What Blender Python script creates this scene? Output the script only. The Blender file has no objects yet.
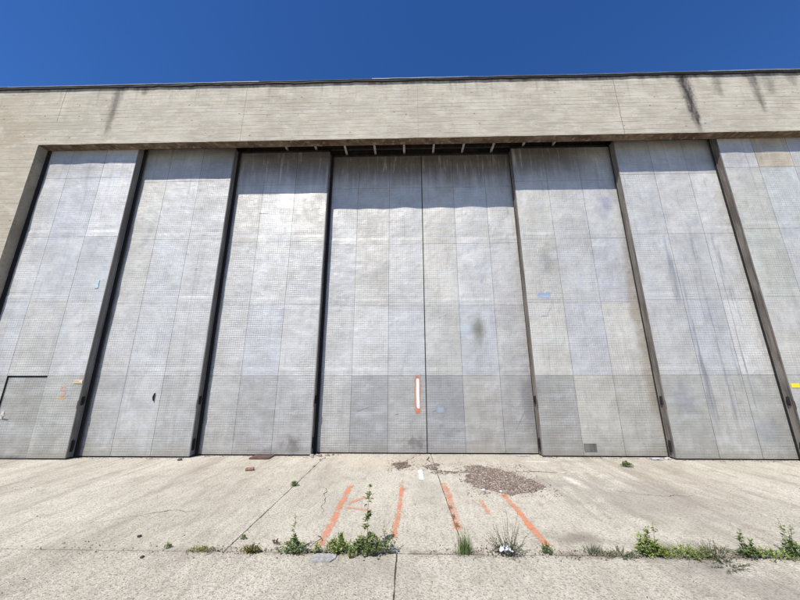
import bpy, math, random
from mathutils import Vector, Matrix, noise
random.seed(7)
S = bpy.context.scene
COL = S.collection
R = math.radians

# ------------------------------------------------------------------ helpers
class MB:
    """collects faces, links them as one mesh object"""
    def __init__(s): s.v = []; s.f = []; s.m = []; s.c = []; s.col = (1, 1, 1)
    def vert(s, p, c=None):
        s.v.append(tuple(p)); s.c.append(c if c is not None else s.col); return len(s.v) - 1
    def face(s, ids, m=0): s.f.append(tuple(ids)); s.m.append(m)
    def poly(s, pts, m=0, c=None): s.face([s.vert(p, c) for p in pts], m)
    def box(s, x0, x1, y0, y1, z0, z1, m=0, c=None, bev=0):
        P = [(x, y, z) for x in (x0, x1) for y in (y0, y1) for z in (z0, z1)]
        if bev:
            cx, cy, cz = (x0+x1)/2, (y0+y1)/2, (z0+z1)/2
            ids = {}
            for i, p in enumerate(P):
                for ax in range(3):
                    q = list(p)
                    for a in range(3):
                        if a != ax: q[a] += bev if q[a] < (cx, cy, cz)[a] else -bev
                    ids[(i, ax)] = s.vert(q, c)
            idx = lambda a, b, d: a*4+b*2+d
            for ax in range(3):
                for sd in (0, 1):
                    o = []
                    for (p, q) in ((0, 0), (1, 0), (1, 1), (0, 1)):
                        t = [p, q]; t.insert(ax, sd); o.append(ids[(idx(*t), ax)])
                    s.face(o if sd else o[::-1], m)
            for i in range(8):
                s.face([ids[(i, 0)], ids[(i, 1)], ids[(i, 2)]], m)
            for i in range(8):
                for j in range(i+1, 8):
                    d = i ^ j
                    if d in (1, 2, 4):
                        ax = {4: 0, 2: 1, 1: 2}[d]; o = [a for a in range(3) if a != ax]
                        s.face([ids[(i, o[0])], ids[(j, o[0])], ids[(j, o[1])], ids[(i, o[1])]], m)
            return
        i = [s.vert(p, c) for p in P]
        for q in ((0, 1, 3, 2), (4, 6, 7, 5), (0, 4, 5, 1), (2, 3, 7, 6), (0, 2, 6, 4), (1, 5, 7, 3)):
            s.face([i[k] for k in q], m)
    def tube(s, pts, rad, n=6, m=0, c=None):
        rings = []
        for k, p in enumerate(pts):
            p = Vector(p)
            d = (Vector(pts[min(k+1, len(pts)-1)]) - Vector(pts[max(k-1, 0)])).normalized()
            a = d.orthogonal().normalized(); b = d.cross(a)
            r = rad[k] if isinstance(rad, (list, tuple)) else rad
            rings.append([s.vert(p + (a*math.cos(t)+b*math.sin(t))*r, c) for t in [2*math.pi*j/n for j in range(n)]])
        for A, B in zip(rings, rings[1:]):
            for j in range(n): s.face([A[j], A[(j+1) % n], B[(j+1) % n], B[j]], m)
        s.face(rings[0][::-1], m); s.face(rings[-1], m)
    def build(s, name, mats, parent=None, smooth=False, loc=None):
        me = bpy.data.meshes.new(name)
        off = Vector((0, 0, 0))
        if parent is not None: off = wloc(parent)
        if loc is not None: off = off.__class__(loc)
        me.from_pydata([Vector(v) - off for v in s.v], [], s.f)
        if not isinstance(mats, (list, tuple)): mats = [mats]
        for m in mats: me.materials.append(m)
        me.polygons.foreach_set('material_index', s.m)
        if smooth: me.polygons.foreach_set('use_smooth', [True]*len(s.f))
        ca = me.color_attributes.new('tint', 'FLOAT_COLOR', 'POINT')
        flat = []
        for c in s.c: flat += [c[0], c[1], c[2], 1.0]
        ca.data.foreach_set('color', flat)
        me.update()
        o = bpy.data.objects.new(name, me); COL.objects.link(o)
        if parent is not None:
            o.parent = parent
            if loc is not None: o.location = Vector(loc) - wloc(parent)
        elif loc is not None: o.location = loc
        WL[o.name] = off
        return o
WL = {}
def wloc(o): return WL[o.name]
def tag(o, label=None, cat=None, group=None, kind=None):
    if label: o['label'] = label
    if cat: o['category'] = cat
    if group: o['group'] = group
    if kind: o['kind'] = kind
    return o
def empty(name, loc, label, cat, group=None):
    o = bpy.data.objects.new(name, None); COL.objects.link(o)
    o.location = loc; WL[o.name] = Vector(loc); o.empty_display_size = .2
    return tag(o, label, cat, group)

# node helper
class Mat:
    def __init__(s, name, rough=.8, spec=.3):
        s.m = bpy.data.materials.new(name); s.m.use_nodes = True
        s.nt = s.m.node_tree; s.b = s.nt.nodes['Principled BSDF']
        s.b.inputs['Roughness'].default_value = rough
        s.b.inputs['Specular IOR Level'].default_value = spec
        g = s.nt.nodes.new('ShaderNodeNewGeometry'); s.pos = g.outputs['Position']
        sp = s.nt.nodes.new('ShaderNodeSeparateXYZ'); s.link(s.pos, sp.inputs[0])
        s.x, s.y, s.z = sp.outputs
    def link(s, a, b): s.nt.links.new(a, b)
    def put(s, inp, v):
        if isinstance(v, bpy.types.NodeSocket): s.link(v, inp)
        elif isinstance(v, (tuple, list)) and inp.type == 'RGBA': inp.default_value = (v[0], v[1], v[2], 1)
        else: inp.default_value = v
    def math(s, op, a, b=0, c=None, clamp=False):
        n = s.nt.nodes.new('ShaderNodeMath'); n.operation = op; n.use_clamp = clamp
        s.put(n.inputs[0], a); s.put(n.inputs[1], b)
        if c is not None: s.put(n.inputs[2], c)
        return n.outputs[0]
    def add(s, a, b): return s.math('ADD', a, b)
    def sub(s, a, b): return s.math('SUBTRACT', a, b)
    def mul(s, a, b, clamp=False): return s.math('MULTIPLY', a, b, clamp=clamp)
    def vec(s, op, a, b):
        n = s.nt.nodes.new('ShaderNodeVectorMath'); n.operation = op
        s.put(n.inputs[0], a); s.put(n.inputs[1], b)
        return n.outputs[1] if op in ('LENGTH', 'DISTANCE') else n.outputs[0]
    def noise(s, scale=1, stretch=(1, 1, 1), detail=4, rough=.55, off=(0, 0, 0), dist=0, color=False):
        v = s.vec('MULTIPLY', s.pos, stretch)
        if off != (0, 0, 0): v = s.vec('ADD', v, off)
        n = s.nt.nodes.new('ShaderNodeTexNoise'); s.link(v, n.inputs['Vector'])
        n.inputs['Scale'].default_value = scale; n.inputs['Detail'].default_value = detail
        n.inputs['Roughness'].default_value = rough; n.inputs['Distortion'].default_value = dist
        return n.outputs['Color' if color else 'Fac']
    def voronoi(s, scale=1, stretch=(1, 1, 1), feature='F1', rnd=1, color=False):
        v = s.vec('MULTIPLY', s.pos, stretch)
        n = s.nt.nodes.new('ShaderNodeTexVoronoi'); n.feature = feature; s.link(v, n.inputs['Vector'])
        n.inputs['Scale'].default_value = scale; n.inputs['Randomness'].default_value = rnd
        return n.outputs['Color' if color else 'Distance']
    def vor2(s, a, b, scale, rnd=1):
        cb = s.nt.nodes.new('ShaderNodeCombineXYZ'); s.put(cb.inputs[0], a); s.put(cb.inputs[1], b)
        n = s.nt.nodes.new('ShaderNodeTexVoronoi'); n.voronoi_dimensions = '2D'; s.link(cb.outputs[0], n.inputs['Vector'])
        n.inputs['Scale'].default_value = scale; n.inputs['Randomness'].default_value = rnd
        return n.outputs['Distance'], n.outputs['Color']
    def white(s, w):
        n = s.nt.nodes.new('ShaderNodeTexWhiteNoise'); n.noise_dimensions = '1D'
        s.put(n.inputs['W'], w); return n.outputs['Value']
    def rng(s, v, a, b, lo=0, hi=1, smooth=True):
        n = s.nt.nodes.new('ShaderNodeMapRange'); n.interpolation_type = 'SMOOTHSTEP' if smooth else 'LINEAR'
        s.put(n.inputs[0], v)
        for i, q in enumerate((a, b, lo, hi)): s.put(n.inputs[i+1], q)
        return n.outputs[0]
    def mix(s, f, a, b, mode='MIX'):
        n = s.nt.nodes.new('ShaderNodeMix'); n.data_type = 'RGBA'; n.blend_type = mode
        s.put(n.inputs[0], f)
        A, B = [i for i in n.inputs if i.type == 'RGBA'][:2]
        s.put(A, a); s.put(B, b)
        return [o for o in n.outputs if o.type == 'RGBA'][0]
    def attr(s, name='tint'):
        n = s.nt.nodes.new('ShaderNodeVertexColor'); n.layer_name = name; return n.outputs[0]
    def spot(s, c, r, wob=.25, wsc=3, inner=.3):
        """soft elliptical patch with a wandering outline"""
        v = s.vec('SUBTRACT', s.pos, c)
        v = s.vec('MULTIPLY', v, tuple(1/q for q in r))
        L = s.vec('LENGTH', v, (0, 0, 0))
        L = s.add(L, s.mul(s.sub(s.noise(wsc, detail=3), .5), wob*4))
        return s.rng(L, 1.0, inner, 0, 1)
    def bump(s, h, strength=.5, dist=.01, prev=None):
        n = s.nt.nodes.new('ShaderNodeBump'); n.inputs['Strength'].default_value = strength
        n.inputs['Distance'].default_value = dist; s.put(n.inputs['Height'], h)
        if prev is not None: s.link(prev, n.inputs['Normal'])
        return n.outputs[0]
    def done(s, color=None, normal=None, rough=None, metal=None, alpha=None):
        if color is not None: s.put(s.b.inputs['Base Color'], color)
        if normal is not None: s.link(normal, s.b.inputs['Normal'])
        if rough is not None: s.put(s.b.inputs['Roughness'], rough)
        if metal is not None: s.put(s.b.inputs['Metallic'], metal)
        if alpha is not None: s.put(s.b.inputs['Alpha'], alpha)
        return s.m

# ------------------------------------------------------------------ main numbers (metres)
HP, HL = 10.46, 8.433            # parapet, lintel underside
XJ0, XJ1 = -10.71, 11.66         # opening
PL = {1: .284, 2: .524, 3: .760, 4: 1.007}   # front plane of each track
ROWS = [.03, 1.897, 3.785, 5.640, 7.500, 8.640]
SUN_AZ, SUN_EL = R(31), R(54.7)

# ------------------------------------------------------------------ materials
def mat_concrete_wall():
    m = Mat('board_marked_concrete', .9, .2)
    wob = m.mul(m.sub(m.noise(.5, detail=2), .5), .05)
    zz = m.add(m.z, wob)
    bh = .128
    row = m.math('FLOOR', m.math('DIVIDE', zz, bh))
    fr = m.math('FRACT', m.math('DIVIDE', zz, bh))
    # boards of limited length, staggered
    seg = m.math('FLOOR', m.add(m.math('DIVIDE', m.x, 3.1), m.mul(m.white(row), 7)))
    bid = m.add(m.mul(row, 17.3), m.mul(seg, 5.71))
    tone = m.white(bid)
    edge = m.math('MINIMUM', fr, m.sub(1, fr))
    line = m.rng(edge, .10, .0)
    gate = m.rng(m.noise(1.1, (1, 1, 6), 4, .6), .40, .62)
    line = m.mul(line, m.add(m.mul(gate, .8), m.rng(m.white(m.add(row, .37)), .55, .95, .12, .6)))
    base = m.mix(tone, (.46, .418, .325), (.52, .475, .375))
    base = m.mix(m.rng(m.noise(.7, (1, 1, 1.4), 6, .68), .40, .60), base, (.385, .345, .27))
    base = m.mix(m.mul(m.rng(m.noise(9, (.25, 1, 3.2), 5, .65), .44, .60), .5), base, (.54, .515, .45))
    base = m.mix(m.mul(m.rng(m.noise(2.4, (.6, 1, 2), 6, .7, off=(3, 0, 5)), .48, .64), .5), base, (.36, .32, .25))
    base = m.mix(m.mul(m.rng(m.noise(14, (.2, 1, 4), 5, .7), .50, .68), .6), base, (.33, .29, .22))
    # left part is browner, with a greenish damp bloom
    base = m.mix(m.mul(m.rng(m.add(m.x, m.mul(m.noise(.8, detail=5), 3)), -7.8, -10.4), .50), base, (.39, .335, .235))
    base = m.mix(m.mul(m.spot((-10.0, 0, 9.25), (1.6, 2, .5), .5, 1.5), .45), base, (.33, .33, .24))
    base = m.mix(m.mul(m.spot((-11.6, 0, 8.9), (1.4, 2, .7), .5, 1.2), .35), base, (.36, .30, .215))
    base = m.mix(m.mul(m.rng(m.noise(3.2, (.55, 1, 1), 7, .72, off=(9, 0, 2)), .50, .62), .40), base, (.60, .565, .48))
    base = m.mix(m.mul(m.rng(m.noise(1.6, (.8, 1, 1.4), 7, .72, off=(4, 0, 7)), .52, .64), .42), base, (.335, .30, .235))
    base = m.mix(m.mul(m.mul(m.rng(m.noise(5, (1, 1, .10), 5, .65, off=(2, 0, 1)), .52, .66), m.rng(m.z, HP-1.3, HP)), .5), base, (.25, .225, .18))
    base = m.mix(m.mul(line, .55), base, (.22, .19, .145))
    # cast joints
    for jx, z0, z1, st in ((-10.38, 9.25, 10.5, .75), (-4.77, 8.4, 10.5, .45), (6.1, 8.4, 10.5, .7), (0.35, 8.4, 10.5, .25)):
        xx = m.math('ABSOLUTE', m.sub(m.add(m.x, m.mul(m.sub(m.noise(3), .5), .05)), jx))
        k = m.mul(m.rng(xx, .016, .004), m.mul(m.rng(m.z, z0-.05, z0), st))
        base = m.mix(k, base, (.17, .15, .12))
    # tie holes and pocks
    v = m.vor2(m.x, m.mul(m.z, 1.55), 1.2, .6)[0]
    base = m.mix(m.mul(m.mul(m.rng(v, .042, .018), m.rng(m.noise(1.7, off=(1, 2, 8)), .42, .6)), .8), base, (.10, .085, .065))
    v2 = m.vor2(m.x, m.mul(m.z, 1.3), 4.5)[0]
    base = m.mix(m.mul(m.mul(m.rng(v2, .09, .03), .8), m.rng(m.noise(1.3, off=(5, 0, 0)), .50, .6)), base, (.16, .13, .10))
    # runs of black damp from the roof edge
    sn = m.noise(6, (1.4, 1, .35), 5, .6)
    for cx, w, z0, a, dx in ((8.14, .34, 8.2, 1.0, .06), (9.06, .22, 9.5, .42, .02), (10.1, .26, 8.9, .62, .05), (10.5, .42, 9.6, .42, .0), (-8.76, .27, 8.5, .62, -.03), (-7.9, .25, 10.1, .5, 0), (11.2, .3, 9.9, .45, 0)):
        cc = m.add(m.mul(m.sub(HP, m.z), dx), cx-dx)
        d = m.math('ABSOLUTE', m.sub(m.add(m.x, m.mul(m.sub(m.noise(2.2, (1, 1, .7), 4), .5), .22)), cc))
        frac = m.rng(m.z, z0, HP, 0, 1, False)
        wd = m.add(m.mul(m.math('POWER', frac, .7), w*.62), .05)
        k = m.rng(m.add(m.math('DIVIDE', d, wd), m.mul(m.sub(m.noise(13, (1, 1, .8), 5, .7), .5), 1.6)), 1.25, .1)
        k = m.mul(k, m.mul(m.rng(frac, 0, .3), m.rng(sn, .22, .60, .45, 1)))
        base = m.mix(m.mul(k, a), base, (.045, .038, .038))
    # dirt fringe under the flashing
    fr2 = m.mul(m.rng(m.z, HP-.22, HP-.02), m.rng(m.noise(4, (1, 1, .2), 5, .65), .45, .62))
    base = m.mix(m.mul(fr2, .7), base, (.12, .10, .085))
    # curved trowel scar
    sc = m.math('ABSOLUTE', m.sub(m.z, m.add(m.mul(m.math('SINE', m.mul(m.add(m.x, 3.2), 1.5)), -.20), 9.3)))
    scm = m.mul(m.rng(sc, .10, .0), m.mul(m.rng(m.x, -3.2, -2.6), m.rng(m.x, -1.1, -1.7)))
    base = m.mix(m.mul(scm, .45), base, (.37, .325, .25))
    h = m.add(m.mul(line, -1.0), m.mul(m.noise(22, (.5, 1, 2), 6, .65), .7))
    h = m.add(h, m.mul(tone, .35))
    return m.done(base, m.bump(h, .45, .012))

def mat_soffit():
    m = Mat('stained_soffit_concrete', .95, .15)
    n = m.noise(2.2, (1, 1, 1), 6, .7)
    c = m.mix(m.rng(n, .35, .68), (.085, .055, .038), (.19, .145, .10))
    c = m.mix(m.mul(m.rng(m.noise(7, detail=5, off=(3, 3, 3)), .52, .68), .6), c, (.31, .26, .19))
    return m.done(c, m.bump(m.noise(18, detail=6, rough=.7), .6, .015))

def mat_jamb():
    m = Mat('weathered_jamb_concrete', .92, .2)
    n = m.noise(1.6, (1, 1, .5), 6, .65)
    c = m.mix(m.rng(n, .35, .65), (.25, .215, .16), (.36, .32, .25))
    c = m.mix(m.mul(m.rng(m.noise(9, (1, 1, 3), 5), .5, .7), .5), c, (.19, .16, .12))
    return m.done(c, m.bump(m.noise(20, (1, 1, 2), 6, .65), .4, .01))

def mat_sheet():
    m = Mat('embossed_aluminium_sheet', .5, .5)
    t = m.mix(1, m.attr('tint'), m.mix(m.rng(m.x, -2, 5), (.935, .92, .868), (.955, .93, .855)), 'MULTIPLY')
    p = .0585
    def wave(co):
        return m.math('ABSOLUTE', m.math('SINE', m.mul(co, math.pi/p)))
    wx, wz = wave(m.x), wave(m.z)
    gx, gz = m.rng(wx, .0, .55, 1, 0), m.rng(wz, .0, .55, 1, 0)     # grooves of the waffle
    vis = m.rng(m.noise(.9, (1, 1, 1), 6, .7), .38, .60, .25, 1)
    groove = m.mul(m.math('MAXIMUM', m.mul(gx, .7), gz), vis)
    n1 = m.noise(1.5, (1, 1, 1), 6, .66)
    n2 = m.noise(4, (1, 1, .35), 5, .65, off=(7, 0, 0))
    n3 = m.noise(2.3, (.5, 1, 2.2), 4, .6, off=(0, 3, 9))
    c = m.mix(m.rng(n1, .34, .66), m.mix(1, t, (.86, .855, .85), 'MULTIPLY'), m.mix(1, t, (1.05, 1.05, 1.05), 'MULTIPLY'))
    c = m.mix(m.mul(m.rng(n2, .50, .68), .40), c, m.mix(1, t, (.66, .65, .65), 'MULTIPLY'))
    c = m.mix(m.mul(m.rng(n3, .50, .66), .28), c, (.60, .605, .62))
    c = m.mix(m.mul(groove, .44), c, m.mix(1, t, (.42, .41, .41), 'MULTIPLY'))
    # fine oxide speckle
    c = m.mix(m.mul(m.rng(m.noise(38, detail=3), .52, .7), .16), c, (.30, .29, .28))
    c = m.mix(m.mul(m.rng(m.noise(11, (1, 1, .8), 6, .75, off=(2, 2, 2)), .50, .66), .30), c, (.36, .35, .33))
    # drip stains below the tops of the leaves
    strk = m.noise(9, (1, 1, .07), 5, .7, off=(1, 1, 1))
    top = m.rng(m.add(m.z, m.mul(m.noise(5, (1, 1, .05), 3), .9)), 7.7, 8.7)
    mid = m.mul(m.rng(m.x, -6.2, -4), m.rng(m.x, 6.3, 4.5))
    c = m.mix(m.mul(m.mul(top, .92), m.add(m.mul(mid, .7), .22)), c, m.mix(m.rng(strk, .52, .68), (.125, .098, .082), (.40, .38, .34)))
    # long grey runs on the second leaf from the right
    st2 = m.noise(3.8, (1, 1, .045), 5, .72, off=(2.2, 0, .4))
    k = m.mul(m.rng(st2, .52, .64), m.mul(m.rng(m.x, 6.7, 7.1), m.rng(m.x, 8.75, 8.3)))
    k = m.mul(k, m.mul(m.rng(m.z, 6.3, 4.6), m.rng(m.z, .2, 1.4)))
    c = m.mix(m.mul(k, .75), c, (.20, .205, .235))
    st3 = m.noise(5, (1, 1, .05), 4, .7, off=(9, 0, 4))
    c = m.mix(m.mul(m.rng(st3, .57, .70), .28), c, (.24, .235, .23))
    # splash dirt along the bottoms
    bot = m.rng(m.add(m.z, m.mul(m.noise(3, detail=5), .35)), .55, .12)
    lowd = m.mul(m.rng(m.add(m.z, m.mul(m.noise(1.2, detail=5), 2.2)), 3.2, 1.6), m.rng(m.noise(3, (1, 1, .5), 6, .7, off=(3, 1, 2)), .40, .62))
    c = m.mix(m.mul(lowd, .30), c, (.24, .225, .185))
    c = m.mix(m.mul(bot, .60), c, (.27, .24, .19))
    # individual stains
    c = m.mix(m.mul(m.spot((1.93, 1, 3.12), (.26, 2, .62), .18, 4, .1), .85), c, (.17, .165, .125))
    c = m.mix(m.mul(m.spot((1.55, 1, 3.15), (.22, 2, .35), .3, 3, .1), .5), c, (.48, .56, .60))
    c = m.mix(m.mul(m.spot((-2.85, 1, .25), (.40, 2, .32), .4, 5, .1), .75), c, (.13, .12, .11))
    c = m.mix(m.mul(m.spot((.2, 1, .25), (.38, 2, .22), .5, 7, .1), .75), c, (.15, .14, .13))
    c = m.mix(m.mul(m.spot((3.9, 1, 5.0), (.28, 2, .7), .4, 3, .1), .45), c, (.20, .19, .17))
    c = m.mix(m.mul(m.spot((5.75, 1, 6.7), (.3, 2, .5), .3, 3, .1), .45), c, (.24, .26, .38))
    c = m.mix(m.mul(m.spot((6.05, 1, 3.4), (.22, 2, 3.0), .4, 2, .1), .6), c, (.27, .22, .16))
    c = m.mix(m.mul(m.spot((3.05, 1, 1.3), (.3, 2, 1.0), .4, 3, .1), .6), c, (.19, .18, .19))
    c = m.mix(m.mul(m.spot((6.6, 1, 1.3), (.4, 2, .5), .4, 3, .1), .45), c, (.22, .22, .26))
    c = m.mix(m.mul(m.spot((8.4, 1, .6), (.7, 2, .5), .4, 2, .1), .5), c, (.25, .255, .26))
    h = m.add(m.mul(groove, -1), m.mul(m.noise(60, detail=2), .10))
    nb = m.bump(h, .65, .006)
    nb = m.bump(m.noise(2.6, (1, 1, 1.5), 3, .5, off=(0, 5, 2)), .42, .045, nb)
    dn = m.vor2(m.x, m.mul(m.z, .8), 1.9)[0]
    nb = m.bump(m.rng(dn, .16, .0), .35, .012, nb)
    rough = m.rng(m.noise(5, (1, 1, .5), 5, .65, off=(4, 0, 1)), .35, .65, .50, .70)
    return m.done(c, nb, rough, .27)

def mat_steel(name, dark, light, rust=.3, rough=.65):
    m = Mat(name, rough, .4)
    n = m.noise(6, (1, 1, .15), 5, .65)
    c = m.mix(m.rng(n, .35, .65), dark, light)
    c = m.mix(m.mul(m.rng(m.noise(5, (1, 1, .4), 6, .7, off=(4, 4, 4)), .5, .66), rust), c, (.16, .085, .05))
    return m.done(c, m.bump(m.noise(30, detail=4), .3, .004))

def mat_simple(name, col, rough=.8, var=.25, scale=20, metal=0, spec=.3, tint=False):
    m = Mat(name, rough, spec)
    c = m.mix(1, col, m.attr(), 'MULTIPLY') if tint else m.mix(0, col, col)
    d = m.mix(1, c, (1-var, 1-var, 1-var), 'MULTIPLY')
    c = m.mix(m.rng(m.noise(scale, detail=4), .35, .65), c, d)
    return m.done(c, m.bump(m.noise(scale*2, detail=3), .25, .004), metal=metal)

def mat_ground():
    m = Mat('weathered_apron_concrete', .92, .15)
    jy = -3.572
    near = m.rng(m.y, jy+.01, jy-.01)
    big = m.noise(.45, (1, .55, 1), 5, .6)
    base = m.mix(m.rng(big, .36, .64), (.46, .425, .345), (.585, .55, .455))
    # rain-washed streaks running away from the doors
    s1 = m.noise(1.7, (1, .16, 1), 6, .66, off=(3, 1, 0), dist=.4)
    s2 = m.noise(5.5, (1, .13, 1), 5, .65, off=(8, 2, 0), dist=.3)
    away = m.rng(m.math('ABSOLUTE', m.sub(m.x, .3)), 1.2, 3.2, .35, 1)
    base = m.mix(m.mul(m.mul(m.rng(s1, .48, .68), .62), away), base, (.285, .25, .20))
    base = m.mix(m.mul(m.mul(m.rng(s2, .50, .70), .40), away), base, (.24, .21, .17))
    base = m.mix(m.mul(m.rng(s2, .46, .34), .30), base, (.60, .56, .48))
    s3 = m.noise(12, (1, .30, 1), 6, .72, off=(5, 5, 0), dist=.5)
    base = m.mix(m.mul(m.rng(s3, .50, .64), .40), base, (.25, .225, .18))
    base = m.mix(m.mul(m.rng(s3, .44, .34), .35), base, (.66, .63, .55))
    # mid blotches and grain
    base = m.mix(m.mul(m.rng(m.noise(2.6, detail=6, rough=.7, off=(1, 7, 0)), .52, .68), .5), base, (.30, .265, .215))
    g1 = m.noise(34, detail=5, rough=.7)
    g2 = m.noise(95, detail=4, rough=.7)
    base = m.mix(m.mul(m.rng(g1, .48, .60), .60), base, (.22, .195, .16))
    base = m.mix(m.mul(m.rng(g2, .50, .60), .42), base, (.20, .175, .14))
    base = m.mix(m.mul(m.rng(g2, .46, .34), .40), base, (.66, .62, .54))
    # exposed aggregate: strong on the near slabs, patchy beyond
    wear = m.math('MAXIMUM', m.mul(near, .62), m.mul(m.rng(m.noise(1.3, detail=5, off=(6, 6, 0)), .46, .62), .7))
    wear = m.mul(wear, m.rng(m.noise(2.1, (1, .6, 1), 4, off=(2, 9, 0)), .3, .56, .55, 1))
    vc = m.voronoi(62, rnd=1)
    sp = m.nt.nodes.new('ShaderNodeSeparateColor'); m.link(m.voronoi(62, color=True), sp.inputs[0])
    dark = m.mul(m.rng(sp.outputs[0], .62, .70), m.rng(vc, .52, .30))
    lite = m.mul(m.rng(sp.outputs[1], .80, .86), m.rng(vc, .50, .30))
    base = m.mix(m.mul(m.mul(dark, wear), .42), base, (.15, .13, .11))
    base = m.mix(m.mul(m.mul(lite, wear), .65), base, (.64, .60, .53))
    pit = m.rng(m.vor2(m.x, m.y, 17)[0], .16, .07)
    base = m.mix(m.mul(m.mul(pit, wear), .55), base, (.13, .115, .095))
    # wheel-darkened / damp patches
    for c, r, a, col in (((3.6, -1.9, 0), (1.5, 1.5, 1), .55, (.27, .245, .215)),
                         ((2.55, -1.2, 0), (.7, .6, 1), .4, (.28, .255, .23)),
                         ((1.95, -3.2, 0), (.42, .28, 1), .75, (.20, .17, .14)),
                         ((3.0, -3.5, 0), (.9, .45, 1), .6, (.20, .185, .16)),
                         ((3.1, -4.1, 0), (.9, .5, 1), .55, (.22, .20, .175)),
                         ((3.5, .35, 0), (1.5, .16, 1), .4, (.30, .275, .24)),
                         ((-.4, -3.9, 0), (1.0, .35, 1), .3, (.30, .275, .235)),
                         ((.35, -1.7, 0), (.45, 1.4, 1), .40, (.28, .255, .22)),
                         ((-1.1, -2.2, 0), (.55, .9, 1), .30, (.30, .28, .25)),
                         ((1.6, -.9, 0), (.95, .95, 1), .6, (.30, .235, .195)),
                         ((-.1, -.05, 0), (.45, .5, 1), .45, (.29, .22, .18)),
                         ((-.7, .1, 0), (1.3, .6, 1), .35, (.52, .43, .32))):
        base = m.mix(m.mul(m.spot(c, r, .45, 2.5, .1), a), base, col)
    for c, r, a in (((3.15, -.55, 0), (.38, .08, 1), .8), ((3.0, -1.05, 0), (.14, .40, 1), .7), ((2.95, .35, 0), (.5, .10, 1), .6), ((-4.6, -2.7, 0), (.5, .3, 1), .15)):
        base = m.mix(m.mul(m.spot(c, r, .4, 6, .2), a), base, (.68, .64, .57))
    # soil gathered along the slab joints
    dj = m.math('ABSOLUTE', m.sub(m.y, jy))
    soil = m.mul(m.rng(m.add(dj, m.mul(m.noise(5, detail=5), .16)), .19, .07), m.rng(m.noise(1.6, detail=4, off=(0, 4, 0)), .42, .56))
    soil = m.mul(soil, m.rng(m.x, -3.0, -1.6, .25, 1))
    base = m.mix(m.mul(soil, .75), base, (.17, .135, .10))
    h = m.add(m.mul(m.noise(24, detail=7, rough=.78), 1.4), m.mul(m.mul(m.voronoi(75), wear), .8))
    h = m.add(h, m.mul(pit, -.8))
    return m.done(base, m.bump(h, .7, .012))

def mat_paint(name, col, cut=.45, sc=45, mx=.68):
    m = Mat(name, .75, .3)
    cov = m.attr()
    sp = m.nt.nodes.new('ShaderNodeSeparateColor'); m.link(cov, sp.inputs[0])
    n = m.noise(sc, detail=6, rough=.75)
    n2 = m.noise(5, detail=3, off=(3, 3, 3))
    a = m.add(m.mul(sp.outputs[0], 1.0), m.mul(m.sub(n, .5), 2.6))
    a = m.add(a, m.mul(m.sub(n2, .5), 1.3))
    a = m.mul(m.rng(a, cut-.30, cut+.55), mx)
    c = m.mix(m.rng(n, .35, .65), col, tuple(q*.72 for q in col))
    return m.done(c, None, None, None, a)

def mat_leaf(name, c1, c2):
    m = Mat(name, .6, .25)
    t = m.attr()
    c = m.mix(m.noise(14, detail=3), c1, c2)
    c = m.mix(1, c, t, 'MULTIPLY')
    m.done(c)
    tr = m.nt.nodes.new('ShaderNodeBsdfTranslucent'); m.link(c, tr.inputs[0])
    ms = m.nt.nodes.new('ShaderNodeMixShader'); ms.inputs[0].default_value = .28
    out = m.nt.nodes['Material Output']
    m.link(m.b.outputs[0], ms.inputs[1]); m.link(tr.outputs[0], ms.inputs[2]); m.link(ms.outputs[0], out.inputs[0])
    return m.m

M_WALL, M_SOF, M_JAMB, M_SHEET, M_GROUND = mat_concrete_wall(), mat_soffit(), mat_jamb(), mat_sheet(), mat_ground()
M_EDGE = mat_steel('grey_channel_steel', (.13, .125, .115), (.23, .22, .205), .3)
M_EDGEB = mat_steel('brown_channel_steel', (.085, .076, .066), (.20, .18, .155), .35)
M_DARK = mat_steel('blackened_steel', (.018, .016, .015), (.035, .03, .028), .15)
M_BEAM = mat_steel('galvanised_bracket_steel', (.34, .31, .27), (.55, .50, .44), .2)
M_RUBBER_SHADE = mat_simple('black_rubber_and_shade', (.018, .016, .016), .8)
M_RUST = mat_steel('rusty_plate_steel', (.07, .042, .032), (.12, .07, .052), .7, .85)
M_FLASH = mat_simple('bitumen_roof_edge', (.028, .027, .032), .7)
M_LIP = mat_simple('zinc_drip_edge', (.46, .46, .46), .5, .3, 3, .3)
M_SOIL = mat_simple('dark_joint_soil', (.10, .08, .058), .95, .5, 30)
M_ROOF = mat_simple('roofing_felt', (.10, .10, .10), .9)
M_FIELD = mat_simple('far_apron_surface', (.30, .275, .225), .95, .35, .4)
M_ORANGE = mat_paint('orange_spray_paint', (.84, .29, .13), .64)
M_ORANGEF = mat_paint('faded_orange_spray_paint', (.76, .33, .20), .74)
M_WHITEP = mat_paint('white_spray_paint', (.84, .82, .78), .20, mx=1)
M_PLASTER = mat_simple('white_plastic_film', (.72, .75, .80), .45, .15, 30)
M_CHIP = mat_simple('brown_flakes', (1, 1, 1), .9, .3, 60, tint=True)
M_STONE = mat_simple('rubble_stone', (1, 1, 1), .9, .35, 40, tint=True)
M_BRICK = mat_simple('red_brick', (.36, .20, .145), .9, .5, 30)
M_STEM = mat_simple('weed_stem', (.11, .10, .045), .7, .3, 30, tint=True)
M_STICK_Y = mat_simple('yellow_sticker', (.80, .66, .03), .5, .1)
M_STICK_B = mat_simple('beige_label', (.70, .56, .36), .5, .2, 40)
M_STICK_C = mat_simple('pale_label', (.50, .62, .66), .4, .2)
M_BLUE = mat_simple('pale_blue_patch', (.38, .50, .72), .5, .2, 8)
L_GREEN = mat_leaf('green_leaf', (.14, .20, .07), (.23, .29, .12))
L_BRIGHT = mat_leaf('bright_green_leaf', (.20, .28, .07), (.31, .37, .13))
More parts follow.
